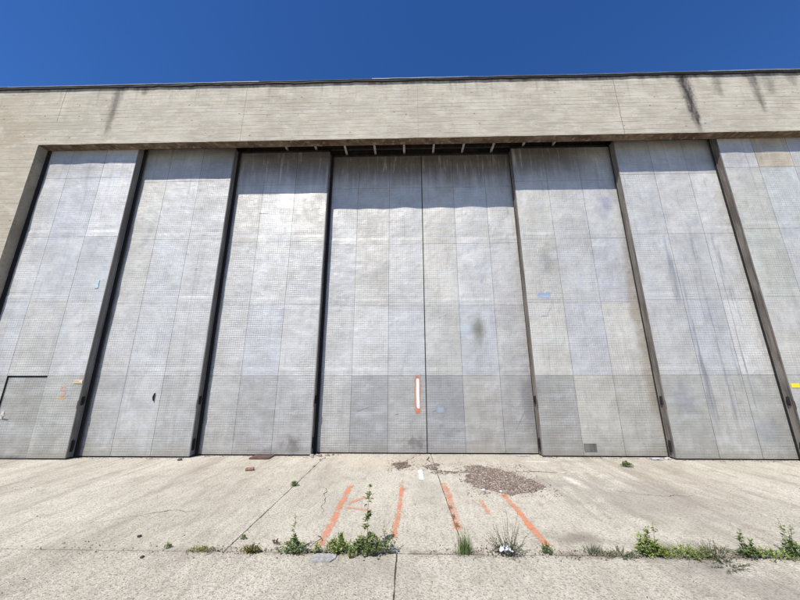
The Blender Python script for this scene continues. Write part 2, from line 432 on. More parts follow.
L_GREY = mat_leaf('grey_green_leaf', (.13, .15, .09), (.22, .24, .15))
L_YEL = mat_leaf('yellowing_leaf', (.16, .20, .045), (.24, .24, .07))
L_DRY = mat_leaf('dry_leaf', (.22, .15, .085), (.15, .09, .06))

# ------------------------------------------------------------------ ground
b = MB(); b.poly([(-900, -900, -.03), (900, -900, -.03), (900, 900, -.03), (-900, 900, -.03)])
tag(b.build('ground', M_FIELD), kind='structure')
b = MB(); b.poly([(-24.2, -20.2, -.012), (24.2, -20.2, -.012), (24.2, 2.2, -.012), (-24.2, 2.2, -.012)])
tag(b.build('joint_soil', M_SOIL), kind='structure')
JY = -3.572
def jitter_line(p, q, amp, step=.035, seed=0.0):
    p, q = Vector(p), Vector(q); L = (q-p).length; n = max(1, int(L/step)); d = (q-p)/L; nn = Vector((-d.y, d.x))
    out = []
    for i in range(n):
        c = p + d*(L*i/n)
        if i: c = c + nn*(noise.noise(Vector((c.x*5, c.y*5, seed)))*amp + noise.noise(Vector((c.x*22, c.y*22, seed+3)))*amp*.8)
        out.append((c.x, c.y))
    return out
def slab(b, x0, y0, x1, y1, top=0, sk0=0, sk1=0, chip=.007, g=.006):
    x0 += g; x1 -= g; y0 += g+.005; y1 -= g+.005
    fine = (x0 < 6 and x1 > -6 and y1 > -6)
    st = .035 if fine else 2.
    cs = [(x0, y0), (x1, y0), (x1+sk1, y1), (x0+sk0, y1)]
    pts = []
    for i in range(4): pts += jitter_line(cs[i], cs[(i+1) % 4], chip if fine else 0, st, x0*3+y0)
    cx = sum(p[0] for p in pts)/len(pts); cy = sum(p[1] for p in pts)/len(pts)
    T = [b.vert((x+(cx-x)*.0015, y+(cy-y)*.0015, top)) for x, y in pts]
    L = [b.vert((x, y, top-.004)) for x, y in pts]; B = [b.vert((x, y, -.05)) for x, y in pts]
    b.face(T)
    n = len(pts)
    for i in range(n):
        b.face([L[i], L[(i+1) % n], T[(i+1) % n], T[i]]); b.face([B[i], B[(i+1) % n], L[(i+1) % n], L[i]])
b = MB()
xs = [-24, -19.6, -14.7, -9.8, -4.95+2.95, .6, 7.2, 13, 18.5, 24]
for i in range(len(xs)-1):
    sk = lambda x: {-2.0: -.0, .6: -.05}.get(round(x, 2), 0)
    slab(b, xs[i], JY, xs[i+1], 2.0, 0, sk(xs[i]), sk(xs[i+1]))
xs2 = [-24, -18, -12, -6.1, -.13, 5.9, 12, 18, 24]
for i in range(len(xs2)-1):
    slab(b, xs2[i], -9.5, xs2[i+1], JY, .002*((i % 2)), 0, 0)
    slab(b, xs2[i]+1, -15, xs2[i+1]+1 if i < len(xs2)-2 else 24, -9.5)
    slab(b, xs2[i], -20, xs2[i+1], -15)
tag(b.build('pavement', M_GROUND), kind='structure')

def ribbon_crack(pts, w, seed, name='pavement_crack'):
    b = MB(); P = []
    for p, q in zip(pts, pts[1:]): P += jitter_line(p, q, .05, .03, seed)
    P.append(pts[-1])
    prev = None
    for i, (x, y) in enumerate(P):
        a = P[max(0, i-1)]; c = P[min(len(P)-1, i+1)]
        d = Vector((c[0]-a[0], c[1]-a[1])).normalized(); n = Vector((-d.y, d.x))
        ww = w*(.35+.9*abs(noise.noise(Vector((x*6, y*6, seed)))*2))*min(1, 4*min(i, len(P)-1-i)/len(P)+.15)
        cur = (b.vert((x+n.x*ww, y+n.y*ww, .0045)), b.vert((x-n.x*ww, y-n.y*ww, .0045)))
        if prev: b.face([prev[1], cur[1], cur[0], prev[0]])
        prev = cur
    return tag(b.build(name, M_SOIL), kind='structure')
ribbon_crack([(.46, -.39), (.95, -.52), (1.3, -.55)], .014, 1.2)
ribbon_crack([(2.0, -.50), (2.6, -.48), (3.55, -.6)], .012, 2.2)
ribbon_crack([(-1.41, -1.5), (-1.30, -2.0), (-1.2, -2.65)], .005, 3.1)
ribbon_crack([(-.45, -.45), (-.2, -.05), (.05, .5), (.3, .95)], .010, 4.4)
ribbon_crack([(.48, .75), (.42, .4), (.53, .1)], .010, 5.4)
ribbon_crack([(-4.2, -3.0), (-3.4, -2.5), (-2.9, -2.55)], .004, 6.4)
ribbon_crack([(3.2, -1.5), (3.9, -1.8), (4.6, -1.75)], .005, 7.4)

# ------------------------------------------------------------------ the hangar
HG = empty('aircraft_hangar', (0, 0, 0), 'long concrete hangar with eight tall grey metal sliding doors under a deep concrete lintel', 'hangar')
WX0, WX1, WD = -34, 36, 42
b = MB()
def jz(x): return HL + .010*noise.noise(Vector((x*1.3, 0, 0))) + .006*noise.noise(Vector((x*9, 2, 0)))
xs = [XJ0 + (XJ1-XJ0)*i/180 for i in range(181)]
zin = 10.1
for a, c in zip(xs, xs[1:]):
    b.poly([(a, 0, jz(a)), (c, 0, jz(c)), (c, 0, HP), (a, 0, HP)], 0)
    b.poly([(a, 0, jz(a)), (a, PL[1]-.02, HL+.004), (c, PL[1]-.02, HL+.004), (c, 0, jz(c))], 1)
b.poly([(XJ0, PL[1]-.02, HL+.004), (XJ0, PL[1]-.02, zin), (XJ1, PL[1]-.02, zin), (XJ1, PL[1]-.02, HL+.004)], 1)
for x0, x1, xin in ((WX0, XJ0, XJ0), (XJ1, WX1, XJ1)):
    zs = [-.05 + (HP+.05)*i/120 for i in range(121)]
    ji = lambda z: .007*noise.noise(Vector((xin, 0, z*1.7))) + .005*noise.noise(Vector((xin, 4, z*9))) if z < HL-.05 else 0
    for z0, z1 in zip(zs, zs[1:]):
        if x1 == xin: b.poly([(x0, 0, z0), (xin+ji(z0), 0, z0), (xin+ji(z1), 0, z1), (x0, 0, z1)], 0)
        else: b.poly([(xin+ji(z0), 0, z0), (x1, 0, z0), (x1, 0, z1), (xin+ji(z1), 0, z1)], 0)
        if z0 < HL-.02:
            zt = min(z1, HL)
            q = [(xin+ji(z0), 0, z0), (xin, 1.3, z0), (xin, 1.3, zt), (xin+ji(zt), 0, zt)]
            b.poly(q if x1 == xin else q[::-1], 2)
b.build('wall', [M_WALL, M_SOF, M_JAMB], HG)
b = MB()      # other walls, plain
b.box(WX0, WX0+.3, .002, WD, -.05, HP-.01); b.box(WX1-.3, WX1, .002, WD, -.05, HP-.01); b.box(WX0+.3, WX1-.3, WD-.3, WD, -.05, HP-.01)
b.box(WX0+.3, XJ0-.4, 1.3, 1.5, -.05, zin-.002); b.box(XJ1+.4, WX1-.3, 1.3, 1.5, -.05, zin-.002)
o = b.build('side_wall', M_WALL, HG)
b = MB(); b.box(WX0+.31, WX1-.31, PL[1]-.018, WD-.31, zin, HP-.06); roof = b.build('roof', M_ROOF, HG)
# roof edge: bitumen drop with a thin zinc lip, waving a little
b = MB(); lip = MB()
n = 420; pr = None
for i in range(n+1):
    x = WX0 + (WX1-WX0)*i/n
    dz = .018*noise.noise(Vector((x*.45, 1, 1))) + .012*noise.noise(Vector((x*2.3, 5, 1)))
    st = .012 if -4.3 < x < 1.9 else 0
    dr = .042 + .02*noise.noise(Vector((x*1.1, 9, 1))) + .02*noise.noise(Vector((x*5, 9, 4)))
    top = HP+.020+dz+st*.3
    yo = -.055-.012*noise.noise(Vector((x*1.7, 3, 3)))
    cur = [b.vert(p) for p in ((x, yo, top), (x, yo, top-dr-.012), (x, -.003, top-dr-.006), (x, -.003, HP-.02), (x, .35, HP+.02), (x, .35, top+.004), )]
    if pr:
        for a, c in ((0, 1), (1, 2), (5, 0)): b.face([pr[a], cur[a], cur[c], pr[c]])
    pr = cur
b.build('roof_edge', M_FLASH, HG)
def lipseg(x0, x1, h, k):
    b = MB(); pr = None; n = max(3, int((x1-x0)/.15))
    for i in range(n+1):
        x = x0+(x1-x0)*i/n
        dz = .018*noise.noise(Vector((x*.45, 1, 1))) + .012*noise.noise(Vector((x*2.3, 5, 1)))
        st = .012 if -4.3 < x < 1.9 else 0
        top = HP+.0235+dz+st*.3+k
        cur = [b.vert(p) for p in ((x, -.074, top-.001), (x, -.076, top+h), (x, .2, top+h+.01), (x, .2, top-.0))]
        if pr:
            for a, c in ((0, 1), (1, 2), (3, 0)): b.face([pr[a], cur[a], cur[c], pr[c]])
        pr = cur
    return b
for x0, x1, h in ((-33, -4.4, .011), (-4.4, -1.0, .002), (-1.0, 1.85, .013), (1.85, 8.8, .004), (8.8, 35, .015)):
    lipseg(x0, x1, h, 0).build('zinc_lip', M_LIP, HG)
b = MB(); b.box(XJ0-.02, XJ0+.115, PL[1]-.032, PL[1]-.018, .0, HL-.002, bev=.002); b.build('jamb_shade_strip', M_RUBBER_SHADE, HG)  # black strip added for the dark gap and shadow beside the jamb
# track brackets above the doors
for i in range(-4, 6):
    x = -.06 + .915*i
    b = MB(); b.box(x-.032, x+.032, PL[1]-.015, 1.45, 8.775, 8.785, 0); b.box(x-.007, x+.007, PL[1]-.015, 1.45, 8.785, 8.90, 0)
    b.build('track_bracket', M_BEAM, HG)
for k, yy in enumerate((.62, .86, 1.11)):
    b = MB(); b.box(XJ0+.01, XJ1-.01, yy-.03, yy+.03, 8.79+.0, 8.94, 0); b.build('track_rail', M_DARK, HG)
b = MB(); b.box(XJ0-.3, XJ1+.3, 1.46, 1.50, 8.5, zin-.003); b.build('header_panel', M_DARK, HG)

# ------------------------------------------------------------------ sliding doors
def mixc(a, k): return tuple(q*k for q in a)
GREY = (.50, .502, .505)
WARM = (.508, .503, .485); COOL = (.486, .494, .505); PALE = (.56, .562, .565); DARKG = (.36, .358, .36); MIDG = (.43, .43, .43)
# rows bottom to top, columns left to right
DOORS = {
 1: dict(pl=1, cols=[-10.90, -9.925, -8.905, -7.961], side=1, t=[[(.42, .42, .40)]*3, [COOL, WARM, GREY], [PALE, COOL, COOL], [GREY, (.50, .51, .53), PALE], [GREY, COOL, PALE]]),
 2: dict(pl=2, cols=[-8.09, -7.12, -6.15, -5.206], side=1, t=[[MIDG, GREY, MIDG], [GREY, COOL, GREY], [WARM, COOL, GREY], [WARM, GREY, GREY], [WARM, GREY, MIDG]]),
 3: dict(pl=3, cols=[-5.30, -4.31, -3.345, -2.373], side=1, t=[[MIDG, (.385, .385, .39), (.41, .41, .42)], [GREY, (.462, .474, .503), GREY], [GREY, PALE, GREY], [WARM, PALE, WARM], [GREY, PALE, GREY]]),
 4: dict(pl=4, cols=[-2.50, -1.48, -.515, .468], side=0, t=[[MIDG, (.33, .335, .35), (.375, .375, .375)], [GREY, GREY, (.45, .46, .48)], [COOL, WARM, GREY], [GREY, WARM, GREY], [GREY, GREY, WARM]]),
 5: dict(pl=4, cols=[.482, 1.435, 2.41, 3.32], side=0, t=[[(.315, .32, .34), (.40, .395, .385), (.36, .36, .365)], [(.46, .46, .45), (.42, .43, .46), (.43, .43, .435)], [WARM, COOL, (.46, .46, .47)], [WARM, GREY, GREY], [GREY, COOL, GREY]]),
 6: dict(pl=3, cols=[3.212, 4.18, 5.165, 6.26], side=-1, t=[[(.345, .345, .34), (.45, .445, .42), (.41, .405, .385)], [WARM, (.442, .452, .482), WARM], [WARM, COOL, (.46, .47, .50)], [WARM, GREY, COOL], [WARM, GREY, GREY]]),
 7: dict(pl=2, cols=[6.139, 7.12, 8.09, 8.98], side=-1, t=[[(.36, .363, .355), (.46, .46, .45), (.42, .425, .42)], [(.47, .475, .48), (.44, .45, .48), PALE], [COOL, COOL, GREY], [COOL, PALE, PALE], [COOL, GREY, GREY]]),
 8: dict(pl=1, cols=[8.857, 9.80, 10.76, 11.80], side=-1, t=[[MIDG, MIDG, GREY], [WARM, GREY, GREY], [(.50, .51, .475), COOL, GREY], [(.53, .53, .50), (.505, .53, .535), GREY], [PALE, (.50, .45, .36), GREY]]),
}
LABEL = {
 1: 'leftmost sliding door, with a small wicket door cut into its foot',
 2: 'second sliding door from the left, pale sheets with a small black handle hole',
 3: 'third sliding door from the left, with a dark smudge low at its right edge',
 4: 'left centre door, set deepest, carrying a white and orange painted stripe',
 5: 'right centre door, set deepest, with a round olive stain halfway up',
 6: 'third door from the right, with a blue patch and a small vent grille at its foot',
 7: 'second door from the right, marked by long grey vertical runs',
 8: 'rightmost door, cut by the photo edge, with a tan sheet at the top and a yellow sticker',
}
def bulge(d, ci, ri, u, v, x, z):
    rs = random.Random(d*101+ci*11+ri*3); A = rs.uniform(.002, .011); sk = rs.uniform(.35, .65); B = rs.uniform(.3, 1)
    if d in (4, 5) and ri == 3: A = rs.uniform(.008, .018)
    if d in (7,): A *= .4
    pu = math.sin(math.pi*u)**1.3 * (1 + .4*(u-.5)*(sk-.5)*4)
    pv = min(1, v/.4, (1-v)/.45); pv = pv*pv*(3-2*pv)
    n = noise.noise(Vector((x*1.7, d*3.1, z*1.1)))*.012 + noise.noise(Vector((x*5, d*7.7, z*3.3)))*.0035
    # crease a hand's breadth above each lap joint
    cr = .0095*B*math.exp(-((v*1.87-.13)/.04)**2) - .0065*B*math.exp(-((v*1.87-.21)/.05)**2)
    return A*pu*pv + (n+cr)*min(1, v*9, (1-v)*5, u*6, (1-u)*6)
def surf_y(d, x, z):
    D = DOORS[d]; cs = D['cols']
    ci = max(0, min(2, next((i for i in range(3) if x < cs[i+1]), 2)))
    ri = max(0, min(4, next((i for i in range(5) if z < ROWS[i+1]), 4)))
    u = min(1, max(0, (x-cs[ci])/(cs[ci+1]-cs[ci]))); v = min(1, max(0, (z-ROWS[ri])/(ROWS[ri+1]-ROWS[ri])))
    return PL[D['pl']] - .004 - bulge(d, ci, ri, u, v, x, z)
def sheet(b, d, ci, ri, x0, x1, z0, z1, yoff=0, g=.0032, flat=False, c=(.5, .5, .5)):
    nx, nz = 18, 48 if z1-z0 > 1.5 else 22
    y0 = PL[DOORS[d]['pl']] - .004 + yoff
    rs = random.Random(d*77+ci*5+ri); lap = rs.uniform(.001, .004)
    ids = []
    for j in range(nz+1):
        v = j/nz; row = []
        for i in range(nx+1):
            u = i/nx; x = x0+g+(x1-x0-2*g)*u; z = z0+(z1-z0)*v
            if j == 0: z += .0045 + .003*noise.noise(Vector((x*4, d, z)))
            y = y0 - (bulge(d, ci, ri, u, v, x, z)*(0.25 if flat else 1)) - lap*(1-v)
            row.append(b.vert((x, y, z), c))
        ids.append(row)
    for j in range(nz):
        for i in range(nx): b.face([ids[j][i], ids[j][i+1], ids[j+1][i+1], ids[j+1][i]])
    # returned edge of the sheet
    for row in (ids[0],):
        bk = [b.vert((b.v[k][0], y0+.008, b.v[k][2]+.001), c) for k in row]
        fr_ = [b.vert(b.v[k], c) for k in row]
        for i in range(nx): b.face([bk[i], bk[i+1], fr_[i+1], fr_[i]])
DO = {}
def strip(b, d, pts, w, cov=1.0, side=None, z0=.0045, nx=6):
    """a sprayed stroke: 'pts' on the ground (x, y) or on door d (x, z)"""
    P = [Vector(p) for p in pts]; prev = None
    out = []
    for p, q in zip(P, P[1:]):
        n = max(1, int((q-p).length/.03))
        out += [p+(q-p)*i/n for i in range(n)]
    out.append(P[-1]); N = len(out)
    for i, p in enumerate(out):
        a = out[max(0, i-1)]; c = out[min(N-1, i+1)]; dd = (c-a).normalized(); nn = Vector((-dd.y, dd.x))
        end = min(1, (i+.2)*.03/.06, (N-1-i+.2)*.03/.06); cur = []
        jit = noise.noise(Vector((p.x*3, p.y*3, 1.7)))*w*.15
        for k in range(nx+1):
            s = k/nx*2-1; q = p+nn*(s*w*.75+jit)
            cv = cov*(1-abs(s)**2.2)*end
            if d: co = (q.x, surf_y(d, q.x, q.y)-z0, q.y)
            else: co = (q.x, q.y, z0)
            cur.append(b.vert(co, (cv, cv, cv)))
        if prev:
            for k in range(nx): b.face([prev[k], prev[k+1], cur[k+1], cur[k]][::-1] if not d else [prev[k], prev[k+1], cur[k+1], cur[k]])
        prev = cur
for d, D in DOORS.items():
    cs = D['cols']; y0 = PL[D['pl']]; th = .150
    b = MB()
    for ri in range(5):
        for ci in range(3):
            if d == 1 and ri == 0 and ci == 1: continue
            rs = random.Random(d*31+ri*7+ci); k = rs.uniform(.95, 1.05)
            sheet(b, d, ci, ri, cs[ci], cs[ci+1], ROWS[ri], ROWS[ri+1], c=mixc(D['t'][ri][ci], k*(1.13 if ri == 0 else 1.18 if ri == 1 else 1.13)*(1.05 if d > 4 else 1)))
    o = b.build('sliding_door', M_SHEET, HG, smooth=False, loc=((cs[0]+cs[-1])/2, y0, 0))
    me = o.data
    for p in me.polygons: p.use_smooth = abs(p.normal.y) > .8
    o['label'] = LABEL[d]; DO[d] = o
    # core and frame behind the sheets
    b = MB()
    x0, x1 = cs[0], cs[-1]
    zc = 1.897
    if d == 1:
        b.box(x0, cs[1]-.03, y0+.009, y0+th, .03, zc); b.box(cs[2]+.001, x1-.012, y0+.009, y0+th, .03, zc)
        b.box(x0, x1-.012, y0+.009, y0+th, zc, 8.64); b.box(cs[1]-.03, cs[2]+.001, y0+.10, y0+th, .03, zc)
    else: b.box(x0+(.012 if D['side'] < 0 else 0), x1-(.012 if D['side'] > 0 else 0), y0+.009, y0+th, .03, 8.64)
    b.build('door_frame', M_DARK, o)
    b = MB(); b.box(x0, x1, y0-.012, y0+th*.8, 8.645, 8.715, bev=.004); b.build('top_rail', M_DARK, o)
    if D['side']:
        s = D['side']; xe = x1 if s > 0 else x0
        b = MB()
        # U channel closing the exposed edge: web plus two flanges
        a, c = sorted((xe, xe-s*.010)); b.box(a, c, y0-.010, y0+th+.012, .035, 8.64)
        a, c = sorted((xe+s*.001, xe+s*.016)); b.box(a, c, y0-.012, y0+.006, .035, 8.64, bev=.002); b.box(a, c, y0+th-.010, y0+th+.010, .035, 8.64, bev=.002)
        b.build('edge_channel', M_EDGE if s > 0 else M_EDGEB, o)
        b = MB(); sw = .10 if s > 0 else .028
        a, c = sorted((xe-s*.02, xe+s*sw)); b.box(a, c, y0+th+.014, y0+th+.030, .03, 8.64, bev=.002); b.build('gap_shade_strip', M_RUBBER_SHADE, o)  # black strip added as shade in the gap behind the edge channel
        for zz, h in ((.28, .26), (1.30, .20)):
            b = MB()
            a, c = sorted((xe+s*.002, xe+s*.030)); b.box(a, c, y0+.050, y0+.11, zz-h/2, zz+h/2, bev=.01)
            a, c = sorted((xe+s*.030, xe+s*.045)); b.box(a, c, y0+.062, y0+.098, zz-h/2+.03, zz+h/2-.03, bev=.006)
            b.build('rubber_buffer', M_RUBBER_SHADE, o)
        # pull handle bar close to the edge
        if d in (2, 6, 3, 8, 7, 1):
            hx = xe+s*.010
            b = MB(); b.tube([(hx, y0-.008, 1.12), (hx+s*.0, y0-.030, 1.135), (hx, y0-.030, 1.30), (hx, y0-.008, 1.315)], .007)
            b.build('pull_handle', M_RUST, o)
    else:
        xe = cs[-1] if d == 4 else cs[0]
        b = MB(); b.box(xe-.006, xe+.006, y0-.008, y0+.008, .035, 8.64); b.build('meeting_strip', M_DARK, o)

# ---- wicket door in the first leaf
D = DOORS[1]; y0 = PL[1]; cx0, cx1 = D['cols'][1]-.025, D['cols'][2]
b = MB(); nx, nz = 14, 26; ids = []
wx0, wx1, wz0, wz1 = cx0+.012, cx1-.016, .070, 1.862
for j in range(nz+1):
    row = []
    for i in range(nx+1):
        u, v = i/nx, j/nz; x = wx0+(wx1-wx0)*u; z = wz0+(wz1-wz0)*v
        row.append(b.vert((x, y0+.030-.006*math.sin(math.pi*u)*math.sin(math.pi*v)-.004*noise.noise(Vector((x*3, 0, z*3))), z), (.40, .397, .375)))
    ids.append(row)
for j in range(nz):
    for i in range(nx): b.face([ids[j][i], ids[j][i+1], ids[j+1][i+1], ids[j+1][i]])
b.box(wx0+.001, wx1-.001, y0+.033, y0+.07, wz0+.001, wz1-.001, 0, (.2, .2, .2))
wk = b.build('wicket_door', M_SHEET, DO[1])
b = MB(); b.box(cx0, cx1-.004, y0+.002, y0+.09, .03, .068, 0); wt = b.build('door_sill', M_EDGE, DO[1])
b = MB(); b.tube([(-9.80, y0+.03, .98), (-9.80, y0-.035, .98), (-9.80, y0-.04, .985), (-9.66, y0-.042, .975)], [.011, .011, .012, .010], 8)
b.box(-9.835, -9.765, y0+.016, y0+.026, .88, 1.06, bev=.003); b.build('door_handle', M_BEAM, DO[1])

# ---- marks and fittings on the doors
def plate(d, x0, x1, z0, z1, mat, name, label=None, t=.006, rot=0, off=.004):
    cx, cz = (x0+x1)/2, (z0+z1)/2; y = min(surf_y(d, xx, zz) for xx in (x0, cx, x1) for zz in (z0, cz, z1)) - off
    b = MB(); b.box(x0, x1, y-t, y, z0, z1, bev=min(.002, t/3)); o = b.build(name, mat, DO[d])
    if label: o['label'] = label
    return o, y-t
plate(1, -8.255, -8.165, 4.14, 4.37, M_STICK_C, 'label_plate', 'small pale rectangular label high on the leftmost door')
_, yy = plate(1, -8.20, -7.98, 1.70, 1.80, M_STICK_B, 'label_plate', 'beige label with a dark line at the right edge of the leftmost door')
b = MB(); b.box(-8.185, -8.0, yy-.004, yy-.002, 1.718, 1.727); b.box(-8.19, -8.06, yy-.004, yy-.002, 1.765, 1.770); b.build('print_line', M_RUST, DO[1])
plate(8, 8.905, 9.09, 1.60, 1.70, M_STICK_Y, 'yellow_sticker', 'yellow rectangular sticker beside the edge of the rightmost door')
b = MB(); strip(b, 5, [(.72, 1.05), (.96, 1.04)], .15, 1.0); o = b.build('paint_patch', mat_paint('faint_grey_wash', (.42, .48, .56), .35, mx=.8), DO[5]); o['label'] = 'faint blue-grey square patch low on the right centre door'
# blue patch on door 6 (brushed, follows the sheet)
b = MB(); strip(b, 6, [(3.50, 3.99), (3.86, 4.00)], .125, 1.3); o = b.build('paint_patch', mat_paint('pale_blue_wash', (.42, .53, .74), .45), DO[6]); o['label'] = 'light blue brushed patch on the left sheet of the door'
# vent grille door 6
b = MB(); vx0, vx1, vz0, vz1 = 4.21, 4.50, .13, .30; vy = surf_y(6, 4.35, .2)-.004
for (a, c, e, f) in ((vx0, vx1, vz0, vz0+.012), (vx0, vx1, vz1-.012, vz1), (vx0, vx0+.012, vz0+.013, vz1-.013), (vx1-.012, vx1, vz0+.013, vz1-.013)): b.box(a, c, vy-.012, vy, e, f)
for i in range(6):
    z = vz0+.022+i*.0235; b.poly([(vx0+.013, vy-.010, z), (vx1-.013, vy-.010, z), (vx1-.013, vy-.001, z+.014), (vx0+.013, vy-.001, z+.014)])
b.build('vent_grille', M_EDGEB, DO[6])
# hole / recessed pull on door 2
b = MB(); hy = surf_y(2, -6.31, 1.38)
b.tube([(-6.30, hy+.004, 1.28), (-6.30, hy-.020, 1.30), (-6.315, hy-.024, 1.38), (-6.30, hy-.02, 1.46), (-6.30, hy+.004, 1.48)], [.010, .015, .020, .015, .008], 8)
b.build('pull_handle', M_RUBBER_SHADE, DO[2])
# white stripe with orange ends on door 4
b = MB(); strip(b, 4, [(.225, 1.92), (.255, 1.86), (.255, 1.00), (.265, .93)], .150, 1.15); strip(b, 4, [(.215, 1.93), (.27, 1.82)], .09, 1.3, z0=.0055); strip(b, 4, [(.25, 1.03), (.26, .92)], .13, 1.5, z0=.0055)
o = b.build('paint_mark', M_ORANGE, DO[4]); o['label'] = 'orange sprayed outline behind a white stripe'
b = MB(); strip(b, 4, [(.262, 1.83), (.255, 1.45), (.270, 1.07)], .060, 1.9, z0=.008)
o = b.build('paint_mark', M_WHITEP, DO[4]); o['label'] = 'white sprayed upright stripe'
# orange figure over a yellow smear on door 1
b = MB(); strip(b, 1, [(-8.33, 1.62), (-8.45, 1.62), (-8.46, 1.54), (-8.36, 1.53), (-8.34, 1.46), (-8.38, 1.40)], .026, 1.0)
strip(b, 1, [(-8.40, 1.47), (-8.40, 1.30)], .05, 1.0)
o = b.build('paint_mark', M_ORANGE, DO[1]); o['label'] = 'small orange sprayed figure beside the wicket door'
b = MB(); strip(b, 1, [(-8.48, 1.44), (-8.48, 1.30)], .030, 1.1, z0=.006); strip(b, 1, [(-8.36, 1.40), (-8.36, 1.28)], .03, 1.1, z0=.006); strip(b, 1, [(-8.5, 1.37), (-8.3, 1.36)], .06, .7, z0=.007)
o = b.build('paint_mark', mat_paint('yellow_spray_paint', (.80, .60, .22), .5), DO[1]); o['label'] = 'yellow smear under the orange figure'
b = MB(); strip(b, 1, [(-8.5, 1.60), (-8.3, 1.62)], .14, .75, z0=.003)
o = b.build('paint_mark', mat_paint('pale_pink_overspray', (.74, .60, .55), .5), DO[1]); o['label'] = 'pale pink overspray round the orange figure'
# torn edges and scratches: little bright bent flaps
for d, x, z, l, a in ((6, 3.72, 3.47, .22, 1.0), (6, 3.55, 3.42, .20, 0.05), (5, 1.02, 3.50, .10, .3), (5, .86, 3.42, .06, .6), (4, -.34, .92, .10, .2), (5, .62, 1.0, .10, .3), (5, 2.70, .55, .55, 1.05), (4, -1.30, 1.0, .3, .35), (3, -4.35, 6.55, .3, .0), (6, 5.08, .30, .14, .8)):
    b = MB(); dx, dz = math.cos(a)*l, math.sin(a)*l; n = 6; pr = None
    for i in range(n+1):
        t = i/n; px, pz = x+dx*t, z+dz*t; w = .010*math.sin(math.pi*(t*.9+.05)); y = surf_y(d, px, pz)
        cur = (b.vert((px, y-.001, pz-w)), b.vert((px, y-.008, pz+w*.4)))
        if pr: b.face([pr[0], cur[0], cur[1], pr[1]])
        pr = cur
    b.build('scratch', M_LIP, DO[d])

# ------------------------------------------------------------------ paint marks on the apron
GP = 'orange survey marks sprayed on the apron'
def ground_paint(pts_list, w, mat, label, cov=.95, g=GP, name='paint_mark', cat='paint mark'):
    b = MB()
    for i, (pts, ww) in enumerate(pts_list): strip(b, 0, pts, ww or w, cov, z0=.0050+.001*i)
    c = pts_list[0][0][0]
    o = b.build(name, mat, loc=(c[0], c[1], 0)); return tag(o, label, cat, g)
ground_paint([([(-1.005, -1.34), (-1.0, -2.3), (-.985, -3.46)], 0)], .092, M_ORANGE, 'leftmost long orange stripe, ending in the weeds')
ground_paint([([(-.95, -2.36), (-.75, -2.40), (-.52, -2.46)], 0)], .09, M_ORANGEF, 'faint orange crossbar low between the two left stripes', 1.0)
ground_paint([([(-.93, -2.28), (-.72, -1.97), (-.50, -2.05)], .08)], .06, M_ORANGEF, 'faint bent orange line above the crossbar', 1.0)
ground_paint([([(-.11, -1.33), (-.13, -2.3), (-.175, -3.30)], 0)], .072, M_ORANGE, 'thin orange stripe, second from the left')
ground_paint([([(.625, -1.18), (.63, -2.1), (.605, -3.12)], 0)], .110, M_ORANGE, 'broad faded orange stripe beside the slab joint', .78)
ground_paint([([(1.10, -2.00), (1.11, -2.3), (1.10, -2.63)], 0), ([(.93, -2.08), (1.06, -2.03)], .05)], .075, M_ORANGE, 'short orange stroke between the two long right stripes', .82)
ground_paint([([(1.525, -1.74), (1.53, -2.6), (1.535, -3.42)], 0)], .092, M_ORANGE, 'rightmost orange stripe, starting at the brown flakes', 1.0)
ground_paint([([(.24, -.38), (.24, -1.07)], 0)], .075, M_WHITEP, 'short white stroke on the slab in front of the centre doors', .95, None)
ground_paint([([(-.11, -1.02), (-.11, -1.33)], .05)], .08, M_ORANGEF, 'faint orange trace at the far end of the thin second stripe', .85, None)
ground_paint([([(1.42, -1.4), (1.50, -1.75)], .09)], .08, M_ORANGEF, 'faint orange trace among the lower brown flakes', .85, None)

# ------------------------------------------------------------------ loose things
def chips(b, poly, n, smin, smax, pal, mound=.02, rs=random):
    xs_ = [p[0] for p in poly]; ys_ = [p[1] for p in poly]
    def inside(x, y):
        c = False; j = len(poly)-1
        for i in range(len(poly)):
            if (poly[i][1] > y) != (poly[j][1] > y) and x < (poly[j][0]-poly[i][0])*(y-poly[i][1])/(poly[j][1]-poly[i][1])+poly[i][0]: c = not c
            j = i
        return c
    k = 0
    while k < n:
        x, y = rs.uniform(min(xs_)-.1, max(xs_)+.1), rs.uniform(min(ys_)-.1, max(ys_)+.1)
        wx, wy = x+.12*noise.noise(Vector((x*4, y*4, 0))), y+.12*noise.noise(Vector((x*4, y*4, 9)))
        if not inside(wx, wy):
            if rs.random() > .04: continue
        k += 1
        s = rs.uniform(smin, smax)*(1 if rs.random() < .9 else 1.5); a = rs.uniform(0, 6.28); m_ = rs.choice([3, 4, 4, 5])
        tx, ty = rs.gauss(0, .18), rs.gauss(0, .18); z = .006+rs.random()*mound + .1*s
        c = rs.choice(pal); q = rs.uniform(.6, 1.35); c = tuple(v*q for v in c)
        pts = []
        for i in range(m_):
            t = a+6.28*i/m_+rs.uniform(-.3, .3); r = s*rs.uniform(.45, 1)*.6
            px, py = r*math.cos(t), r*math.sin(t)*.7
            pts.append((x+px, y+py, max(.003, z+px*tx+py*ty)))
        top = [b.vert(p, c) for p in pts]; bot = [b.vert((p[0], p[1], max(.001, p[2]-.004)), c) for p in pts]
        b.face(top)
        for i in range(m_): b.face([bot[i], bot[(i+1) % m_], top[(i+1) % m_], top[i]])
PALB = [(.27, .20, .155), (.21, .15, .12), (.33, .25, .20), (.16, .12, .095), (.38, .31, .25), (.25, .19, .155)]
PALL = PALB + [(.50, .43, .37)]
